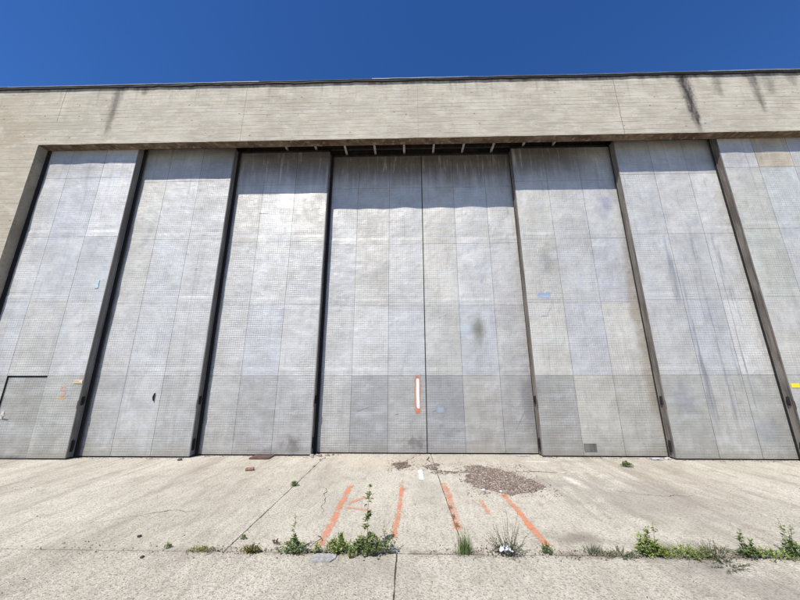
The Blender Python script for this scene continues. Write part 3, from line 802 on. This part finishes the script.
b = MB(); chips(b, [(1.12, -.13), (1.45, -.05), (1.97, -.52), (2.40, -1.25), (2.25, -1.56), (1.63, -1.80), (1.26, -1.58), (1.04, -1.0), (1.2, -.6)], 9500, .006, .036, PALL*2+[(.45, .39, .33), (.40, .34, .29)], .006, random.Random(5))
tag(b.build('fallen_flakes', M_CHIP, loc=(1.6, -1, 0)), 'large patch of brown flakes lying on the apron', 'debris', kind='stuff')
b = MB(); chips(b, [(-.36, -.06), (-.07, .26), (.05, -.15), (-.18, -.42)], 420, .02, .045, PALB, .015, random.Random(6))
tag(b.build('fallen_flakes', M_CHIP, loc=(-.1, -.1, 0)), 'small brown flake patch left of the white stroke', 'debris', kind='stuff')
b = MB(); chips(b, [(.24, -.06), (.42, .03), (.68, -.02), (.62, -.33), (.42, -.4)], 260, .015, .04, PALB, .012, random.Random(7)); chips(b, [(.46, -.6), (.62, -.48), (1.05, -.55), (.62, -.78)], 180, .015, .035, PALB, .01, random.Random(8))
tag(b.build('fallen_flakes', M_CHIP, loc=(.5, -.3, 0)), 'thin scatter of brown flakes right of the white stroke', 'debris', kind='stuff')
b = MB(); r8 = random.Random(9)
for (xa, xb, n_) in ((-4.8, -2.6, 60), (-2.3, -.4, 260), (.2, 1.9, 240), (1.7, 4.6, 420)):
    chips(b, [(xa, JY-.06), (xb, JY-.07), (xb, JY+.10), (xa, JY+.08)], n_, .006, .022, PALB+[(.40, .35, .28), (.10, .08, .05)], .004, r8)
tag(b.build('joint_litter', M_CHIP, loc=(0, JY, 0)), 'fine dirt and dead leaf crumbs along the slab joint', 'litter', kind='stuff')
b = MB(); r8 = random.Random(19)
chips(b, [(-5.5, -4.6), (5.5, -4.6), (9, 0), (9, .2), (-9, .25), (-9, 0)], 420, .006, .016, [(.16, .13, .10), (.10, .08, .06), (.5, .46, .4)], .002, r8)
tag(b.build('grit', M_CHIP, loc=(0, -1, 0)), 'loose grit scattered thinly over the apron', 'grit', kind='stuff')
b = MB(); r8 = random.Random(29)
for (xa, xb, yy_) in ((-8, -5.3, .46), (-5.1, -2.4, .70), (-2.3, 3.1, .93), (3.2, 6.1, .70), (6.2, 8.8, .46)):
    chips(b, [(xa, yy_-.05), (xb, yy_-.05), (xb, yy_+.02), (xa, yy_+.02)], 170, .01, .03, PALB+[(.45, .4, .33)], .004, r8)
tag(b.build('door_foot_litter', M_CHIP, loc=(0, .5, 0)), 'crumbs and dead leaves gathered along the feet of the doors', 'litter', kind='stuff')

def rock(b, c, r, seed, col, flat=.6):
    rs = random.Random(seed); N1, N2 = 5, 8; rows = []
    for i in range(N1+1):
        ph = math.pi*i/N1; row = []
        for j in range(N2):
            t = 2*math.pi*j/N2; d = Vector((math.sin(ph)*math.cos(t), math.sin(ph)*math.sin(t), math.cos(ph)*flat))
            k = 1+.35*noise.noise(d*1.7+Vector((seed, 0, 0)))+.12*rs.random()
            row.append(b.vert((c[0]+d.x*r*k, c[1]+d.y*r*k, max(.002, c[2]+d.z*r*k)), col))
        rows.append(row)
    for A, B in zip(rows, rows[1:]):
        for j in range(N2): b.face([A[j], B[j], B[(j+1) % N2], A[(j+1) % N2]])
# rusty plate against the foot of the third door
b = MB(); b.box(-3.72, -3.24, .42, .735, .004, .030, bev=.005); b.box(-3.70, -3.26, .385, .417, .004, .018, bev=.004)
tag(b.build('metal_plate', M_RUST, loc=(-3.5, .55, 0)), 'rusty brown steel plate against the foot of the third door from the left', 'metal plate')
b = MB(); b.box(-.08, .08, -.05, .05, .004, .052, bev=.008); o = b.build('brick', M_BRICK); o.location = (-3.24, -.50, 0); o.rotation_euler = (0, 0, R(14))
tag(o, 'broken red brick lying on the apron near the rusty plate', 'brick')
# rubble at the foot of doors 3/4
sp = [(-2.33, .72, .07, (.55, .47, .40)), (-2.22, .80, .05, (.62, .56, .50)), (-2.12, .72, .06, (.42, .30, .22)), (-2.0, .83, .05, (.60, .52, .42)), (-1.93, .78, .035, (.28, .19, .14)), (-2.28, .60, .04, (.5, .42, .34)), (-1.84, .86, .04, (.34, .24, .17)), (-1.99, .55, .045, (.66, .6, .5))]
for i, (x, y, r, c) in enumerate(sp):
    b = MB(); rock(b, (x, y, r*.3), r*.8, i+3, tuple(q*.72 for q in c)); o = b.build('rubble_piece', M_STONE, loc=(x, y, 0))
    tag(o, 'small broken mortar piece heaped at the foot of the third and fourth doors', 'rubble', 'mortar rubble at the foot of the doors')
# crumpled white litter near doors 6/7 and the centre door
def crumple(name, c, sx, sy, h, mat, label, cat, seed, n=9):
    b = MB(); ids = []
    for j in range(n+1):
        row = []
        for i in range(n+1):
            u, v = i/n*2-1, j/n*2-1; q = 1+.25*noise.noise(Vector((u*1.5, v*1.5, seed)))
            z = .008+h*abs(noise.noise(Vector((u*2.3, v*2.3, seed+5))))*2*max(0, 1-.5*(u*u+v*v))
            row.append(b.vert((c[0]+u*sx*q, c[1]+v*sy*q, c[2]+z)))
        ids.append(row)
    for j in range(n):
        for i in range(n): b.face([ids[j][i], ids[j][i+1], ids[j+1][i+1], ids[j+1][i]])
    return tag(b.build(name, mat, loc=c), label, cat)
M_GREYP = mat_simple('grey_crumpled_paper', (.46, .42, .44), .8, .45, 25)
crumple('crumpled_paper', (5.72, .56, 0), .13, .07, .05, M_GREYP, 'greyish crumpled paper at the foot of the third door from the right', 'litter', 3)
crumple('crumpled_paper', (6.0, .60, 0), .07, .05, .05, mat_simple('white_crumpled_paper', (.58, .55, .55), .8, .3, 25), 'small white crumpled scrap beside the channel of the second door from the right', 'litter', 8)
crumple('plastic_scrap', (2.78, .86, 0), .15, .05, .012, mat_simple('bluish_scrap', (.40, .42, .45), .5, .3, 15), 'flat bluish scrap at the foot of the right centre door', 'litter', 12)
# a few single stones on the left part of the apron
for i, (x, y, r, c, lb) in enumerate(((-3.18, -3.28, .022, (.05, .05, .045), 'dark pebble above the slab joint on the left'), (-2.78, -3.72, .02, (.07, .065, .06), 'dark pebble just below the slab joint on the left'),
        (-5.25, .28, .05, (.16, .13, .12), 'dark stone at the foot of the second door from the left'), (1.25, -1.62, .035, (.62, .60, .57), 'white stone at the lower edge of the brown flakes'), (1.52, -1.68, .03, (.58, .56, .52), 'pale chip at the lower tip of the brown flakes'))):
    b = MB(); rock(b, (x, y, r*.4), r, i+31, c); tag(b.build('pebble', M_STONE, loc=(x, y, 0)), lb, 'pebble')
# broken slab corner in front of the weeds
b = MB(); P = [(-1.03, -3.70), (-.97, -3.78), (-.80, -3.77), (-.76, -3.70), (-.76, -3.63), (-.98, -3.63)]
T = [b.vert((x, y, .018+.012*noise.noise(Vector((x*9, y*9, 0)))), (.38, .37, .355)) for x, y in P]; B_ = [b.vert((x*1.0, y, .002), (.4, .38, .35)) for x, y in P]
b.face(T)
for i in range(len(P)): b.face([B_[i], B_[(i+1) % len(P)], T[(i+1) % len(P)], T[i]])
tag(b.build('stone_slab_piece', M_STONE, loc=(-.9, -3.7, 0)), 'flat grey broken stone in front of the leafy clump', 'stone')

# ------------------------------------------------------------------ weeds
def leaf(b, p, d, up, L, W, c, fold=.25):
    d = d.normalized(); s = d.cross(up)
    if s.length < 1e-3: s = d.orthogonal()
    s.normalize(); n = s.cross(d)
    a0 = p; a1 = p+d*L*.45-n*L*.02; a2 = p+d*L
    l1 = p+d*L*.40+s*W+n*W*fold; r1 = p+d*L*.40-s*W+n*W*fold
    i = [b.vert(q, c) for q in (a0, l1, a1, r1, a2-n*L*.10)]
    b.face([i[0], i[2], i[1]]); b.face([i[0], i[3], i[2]]); b.face([i[1], i[2], i[4]]); b.face([i[2], i[3], i[4]])
def rv(rs, up=.3):
    while True:
        v = Vector((rs.uniform(-1, 1), rs.uniform(-1, 1), rs.uniform(-.3, 1)))
        if .1 < v.length < 1: v.z += up; return v.normalized()
def shade(rs, lo=.6, hi=1.35):
    q = rs.uniform(lo, hi); return (q*rs.uniform(.9, 1.15), q, q*rs.uniform(.8, 1.1))
GW = 'weeds growing out of the slab joints'
WEED = []
def weed(x, y, label, parts, lmat, seed, name='weed', g=GW):
    rs = random.Random(seed); root = empty(name, (x, y, 0), label, 'weed', g)
    st, fo = MB(), MB()
    for fn in parts: fn(st, fo, Vector((x, y, 0)), rs)
    if st.f: st.build('stem', M_STEM, root)
    mats = lmat if isinstance(lmat, (list, tuple)) else [lmat]
    fo.build('foliage', mats, root)
    return root
def stems(n, spread, h, leafn, L, W, lean=.5, mi=0, dx=0, dy=0, sr=.0030, bare=.15, tip=.6):
    """leafy branching stems"""
    def f(st, fo, o, rs):
        for k in range(n):
            a = rs.uniform(0, 6.28); q = rs.random()**.6; hh = h*rs.uniform(.55, 1.0)*(1.05-.45*q)
            p0 = o+Vector((dx+math.cos(a)*q*spread*.35, dy+math.sin(a)*q*spread*.25, 0))
            p1 = o+Vector((dx+math.cos(a)*q*spread, dy+math.sin(a)*q*spread*.6, 0))*1.0
            pts = []
            for i in range(6):
                t = i/5; pts.append(p0.lerp(p1, t**1.2*lean*2 if lean < .5 else t**1.2)+Vector((rs.gauss(0, .004), rs.gauss(0, .004), hh*(t**(.9)))))
            st.tube(pts, [sr*(1-.7*i/5) for i in range(6)], 4)
            for i in range(leafn):
                t = bare+(1-bare)*(i+rs.random())/leafn; j = min(4, int(t*5)); p = pts[j].lerp(pts[j+1], t*5-j)
                sc = (1-.5*abs(t-.35))*(tip if t > .8 else 1)
                fi = len(fo.f); leaf(fo, p, rv(rs, .25), Vector((0, 0, 1)), L*sc*rs.uniform(.6, 1.2), W*sc*rs.uniform(.7, 1.2), shade(rs))
                for z in range(fi, len(fo.f)): fo.m[z] = mi
    return f
def spike(h, L, W, n, dx=0, dy=0, mi=0, leanx=0, sr=.0035, w=1.0, start=.1):
    """one tall stem with whorls of leaves, narrowing upwards"""
    def f(st, fo, o, rs):
        pts = [o+Vector((dx+leanx*h*t*t+.006*math.sin(t*9+dx*9), dy, h*t)) for t in [i/8 for i in range(9)]]
        st.tube(pts, [sr*(1-.7*i/8) for i in range(9)], 5)
        for i in range(n):
            t = start+(1-start)*(i+rs.random())/n; j = min(7, int(t*8)); p = pts[j].lerp(pts[j+1], t*8-j)
            if noise.noise(Vector((t*9, dx*30+o.x*7, 2))) < -.20: continue
            a = rs.uniform(0, 6.28); ll = L*(1.05-.65*t)*rs.uniform(.35, 1.15)*w; p = p+Vector((rs.gauss(0, L*.12), rs.gauss(0, L*.12), rs.gauss(0, .01)))
            fi = len(fo.f); leaf(fo, p, Vector((math.cos(a), math.sin(a), rs.uniform(-.2, .9))), Vector((0, 0, 1)), ll, W*(1.1-.5*t), shade(rs))
            for z in range(fi, len(fo.f)): fo.m[z] = mi
    return f
def blades(n, spread, h, w=.003, mi=0, dx=0, dy=0, lean=.6):
    def f(st, fo, o, rs):
        for k in range(n):
            a = rs.uniform(0, 6.28); q = rs.random(); p = o+Vector((dx+rs.gauss(0, spread*.4), dy+rs.gauss(0, spread*.2), 0))
            hh = h*rs.uniform(.4, 1.1); d = Vector((math.cos(a), math.sin(a)*.8, 0))*hh*lean*rs.uniform(.2, 1.2); s = Vector((-math.sin(a), math.cos(a), 0))*w
            c = shade(rs); prev = None
            for i in range(4):
                t = i/3; ww = s*(1-t*.93); pp = p+d*t*t+Vector((0, 0, hh*(t-.25*t*t*lean)))
                cur = (fo.vert(pp+ww, c), fo.vert(pp-ww, c))
                if prev: fo.face([prev[0], prev[1], cur[1], cur[0]], mi)
                prev = cur
    return f
def clump(n, rx, ry, h, L, W, mi=0, dx=0, dy=0, tall=None):
    """dense low mound of leaves"""
    def f(st, fo, o, rs):
        for k in range(n):
            u, v = rs.gauss(0, .45), rs.gauss(0, .45)
            r2 = u*u+v*v
            if r2 > 1.1: continue
            hh = h*(1-.75*r2)*(.75+.8*noise.noise(Vector(((o.x+dx+u*rx)*14, 3, 1)))+.2)
            if tall: hh *= 1+tall*math.exp(-((u+.35)/.25)**2)
            p = o+Vector((dx+u*rx, dy+v*ry, max(.005, hh*rs.random()**.55)))
            fi = len(fo.f); leaf(fo, p, rv(rs, .35)+Vector((u*.6, v*.3, 0)), Vector((0, 0, 1)), L*rs.uniform(.6, 1.25), W*rs.uniform(.7, 1.2), shade(rs))
            for z in range(fi, len(fo.f)): fo.m[z] = mi
    return f
JW = JY
weed(-2.24, JW, 'low reddish green tuft, leftmost along the slab joint', [clump(170, .15, .06, .035, .022, .006), blades(60, .22, .045)], L_YEL, 1)
weed(-1.69, JW-.02, 'yellow-green ragged tuft, second from the left on the joint', [stems(12, .11, .15, 10, .030, .008), blades(60, .16, .10, mi=0), clump(110, .11, .06, .05, .026, .008, mi=1)], [L_YEL, L_DRY], 2)
weed(-1.50, JW+.16, 'dead curled reddish weed beside the yellow-green tuft', [stems(8, .09, .07, 7, .024, .008)], L_DRY, 3)
weed(-1.24, JW-.01, 'round leafy weed with one thin upright stem', [clump(260, .17, .08, .12, .032, .013), stems(12, .15, .14, 9, .032, .012), spike(.36, .055, .018, 34, -.005, .0, start=.3)], L_GREEN, 4)
weed(-.99, JW+.0, 'tiny green tuft at the foot of the leftmost orange stripe', [clump(90, .05, .04, .07, .022, .009)], L_BRIGHT, 5)
weed(-.75, JW+.0, 'bright dense leafy clump behind the flat grey stone', [clump(260, .15, .08, .14, .045, .010), stems(18, .16, .20, 9, .045, .010, lean=.5)], [L_BRIGHT], 6)
weed(-.43, JW-.02, 'tallest weed on the joint, bushy with a thin leafy stem', [clump(300, .21, .10, .19, .040, .017), stems(22, .22, .26, 10, .030, .012), spike(.66, .10, .026, 130, -.02, .02, leanx=.02, start=.26), stems(9, .12, .40, 10, .040, .016, dx=.20), clump(60, .08, .06, .10, .03, .012, mi=1, dx=-.12)], [L_GREEN, L_YEL], 7)
weed(-.60, JW-.10, 'dry yellow sprig in front of the bushy weeds', [stems(7, .07, .07, 8, .022, .008)], L_YEL, 77)
weed(.60, JW+.01, 'narrow upright grassy weed at the foot of the broad orange stripe', [blades(120, .085, .22, .004, lean=.35), spike(.24, .03, .007, 30), clump(60, .06, .04, .06, .03, .006)], L_GREEN, 8)
weed(1.06, JW+.01, 'sparse wiry weed tangled round a piece of white plastic', [stems(26, .30, .40, 13, .022, .009, sr=.0022), clump(170, .20, .09, .08, .026, .010), spike(.42, .03, .007, 20, .02, .0, leanx=-.05), spike(.40, .034, .008, 14, .07, .02, leanx=.18), spike(.30, .034, .008, 12, -.05, .02, leanx=-.3)], L_GREY, 9)
weed(1.47, JW+.02, 'small weed at the foot of the rightmost orange stripe', [stems(12, .12, .13, 8, .028, .009), clump(70, .08, .05, .06, .026, .009)], L_GREEN, 10)
weed(1.97, JW+.04, 'grey-green thin tuft over a dark damp patch', [blades(90, .14, .12, .0032), stems(8, .14, .12, 9, .022, .006)], [L_GREY], 11)
weed(2.24, JW+.0, 'low straggling runners left of the bright pointed weed', [stems(22, .28, .06, 12, .018, .008), clump(120, .28, .07, .03, .018, .007)], L_GREY, 12)
weed(2.56, JW+.02, 'bright green pointed weed, like a small fir', [spike(.30, .080, .015, 90, .06, .0), spike(.25, .09, .016, 90, -.0, .02), spike(.20, .09, .016, 70, -.09, .0), stems(14, .16, .22, 9, .045, .013), clump(240, .19, .09, .12, .040, .011)], L_BRIGHT, 13)
weed(2.92, JW+.01, 'long low green mat right of the fir-like weed', [clump(230, .34, .10, .07, .034, .009), stems(22, .33, .14, 8, .034, .008), blades(60, .4, .11), clump(60, .10, .08, .04, .03, .01, mi=1, dx=-.25)], [L_BRIGHT, L_YEL], 14)
weed(3.16, JW-.05, 'grey wispy weed sprawling over the slab edge', [stems(30, .30, .22, 13, .020, .006, sr=.002), stems(20, .30, .05, 12, .020, .006, sr=.002, dy=-.14)], L_GREY, 15)
weed(3.55, JW+.0, 'dark green pointed weed, left part of the last pair', [spike(.25, .085, .016, 100, -.05, .0), spike(.16, .085, .016, 60, .04, .0), stems(9, .12, .16, 8, .04, .012), clump(150, .14, .08, .09, .038, .010)], L_GREEN, 16)
weed(3.80, JW+.0, 'low bright weed trailing right of the dark pointed one', [clump(190, .25, .09, .06, .034, .009), stems(14, .27, .10, 8, .030, .008)], L_BRIGHT, 17)
weed(4.05, JW+.03, 'dark weed with a tall sparse stem at the right photo edge', [clump(220, .13, .09, .12, .034, .013), spike(.36, .08, .017, 45, -.03, .0, leanx=-.2, start=.30), spike(.28, .07, .016, 30, .03, .03, leanx=.1, start=.3), stems(9, .16, .25, 8, .032, .012)], L_GREEN, 18)
weed(3.36, JW+.12, 'small dusty sprouts between the two right weed groups', [stems(14, .18, .05, 8, .018, .006), blades(40, .2, .05)], L_GREY, 19)
weed(-1.99, -1.43, 'small green tuft halfway along the receding left joint', [clump(150, .07, .06, .07, .026, .010), stems(6, .08, .10, 7, .024, .009)], L_GREEN, 20)
weed(-1.93, -3.30, 'tiny dark tuft at the near end of the receding left joint', [clump(70, .035, .03, .04, .018, .008)], L_GREEN, 21)
weed(-2.66, JW+.06, 'tiny round green tuft far left on the slab joint', [clump(80, .045, .04, .035, .018, .008)], L_GREEN, 22)
weed(4.63, -.08, 'lone green tuft near the foot of the third door from the right', [clump(200, .12, .10, .10, .036, .013), stems(10, .14, .14, 7, .034, .012)], L_GREEN, 23)
for i, (x, y) in enumerate(((.60, -2.35), (.60, -2.68), (.605, -2.95))):
    weed(x, y, ['far speck of weed in the joint beside the broad orange stripe', 'middle speck of weed in the joint beside the broad orange stripe', 'near speck of weed in the joint beside the broad orange stripe'][i], [clump(40, .03, .05, .035, .018, .006)], L_GREY, 30+i)
for i, (x, y) in enumerate(((-2.0, -.2), (-2.02, .35))):
    weed(x, y, ['dry crumb of weed halfway up the far end of the left joint', 'dry crumb of weed nearest the doors on the left joint'][i], [clump(30, .03, .04, .02, .018, .006)], L_DRY, 40+i)
# dry twig
b = MB(); b.tube([(-1.10, JW+.10, .004), (-1.04, JW+.16, .03), (-1.00, JW+.22, .035), (-1.03, JW+.30, .02), (-1.08, JW+.36, .006)], [.003, .004, .0045, .004, .003], 6); b.tube([(-1.04, JW+.16, .03), (-1.12, JW+.19, .02)], .0028, 5)
tag(b.build('twig', mat_simple('dry_twig', (.13, .085, .055), .9), loc=(-1.05, JW+.2, 0)), 'dry curved twig right of the round leafy weed', 'twig')
crumple('plastic_bag', (1.02, JW-.035, .045), .065, .03, .05, M_PLASTER, 'torn white plastic caught in the wiry weed', 'litter', 21, 10)

# ------------------------------------------------------------------ light
w = bpy.data.worlds.new('World'); S.world = w; w.use_nodes = True
nt = w.node_tree; bg = nt.nodes['Background']; sky = nt.nodes.new('ShaderNodeTexSky'); sky.sky_type = 'NISHITA'
sky.sun_disc = False; sky.sun_elevation = SUN_EL; sky.sun_rotation = R(180)+SUN_AZ
sky.air_density = 1.0; sky.dust_density = .1; sky.ozone_density = 5.0; sky.altitude = 1500
hs = nt.nodes.new('ShaderNodeHueSaturation'); hs.inputs['Saturation'].default_value = 1.22; hs.inputs['Hue'].default_value = .510
nt.links.new(sky.outputs[0], hs.inputs['Color']); nt.links.new(hs.outputs[0], bg.inputs[0]); bg.inputs[1].default_value = .11
sd = Vector((-math.sin(SUN_AZ)*math.cos(SUN_EL), -math.cos(SUN_AZ)*math.cos(SUN_EL), math.sin(SUN_EL)))
L = bpy.data.lights.new('sun', 'SUN'); L.energy = 4.2; L.angle = R(.53); L.color = (1, .95, .87)
lo = bpy.data.objects.new('sun', L); COL.objects.link(lo); lo.rotation_euler = sd.to_track_quat('Z', 'Y').to_euler(); lo.location = (-10, -20, 30)

# ------------------------------------------------------------------ camera
f_px, pitch, yaw, roll = 312.96, .2483, -.0235, -.0013
fw = Vector((math.sin(yaw)*math.cos(pitch), math.cos(yaw)*math.cos(pitch), math.sin(pitch)))
rt = Vector((math.cos(yaw), -math.sin(yaw), 0)); up = rt.cross(fw)
rt2 = rt*math.cos(roll)+up*math.sin(roll); up2 = -rt*math.sin(roll)+up*math.cos(roll)
cd = bpy.data.cameras.new('camera'); cam = bpy.data.objects.new('camera', cd); COL.objects.link(cam)
M = Matrix((rt2, up2, -fw)).transposed().to_4x4(); M.translation = Vector((0, -7.4743, 1.8)); cam.matrix_world = M
cd.sensor_width = 36; cd.lens = 36*f_px/800; cd.clip_start = .05; cd.clip_end = 3000
S.camera = cam
S.view_settings.view_transform = 'Standard'; S.view_settings.look = 'None'; S.view_settings.gamma = 1; S.view_settings.exposure = 0.52
S.view_settings.use_curve_mapping = False
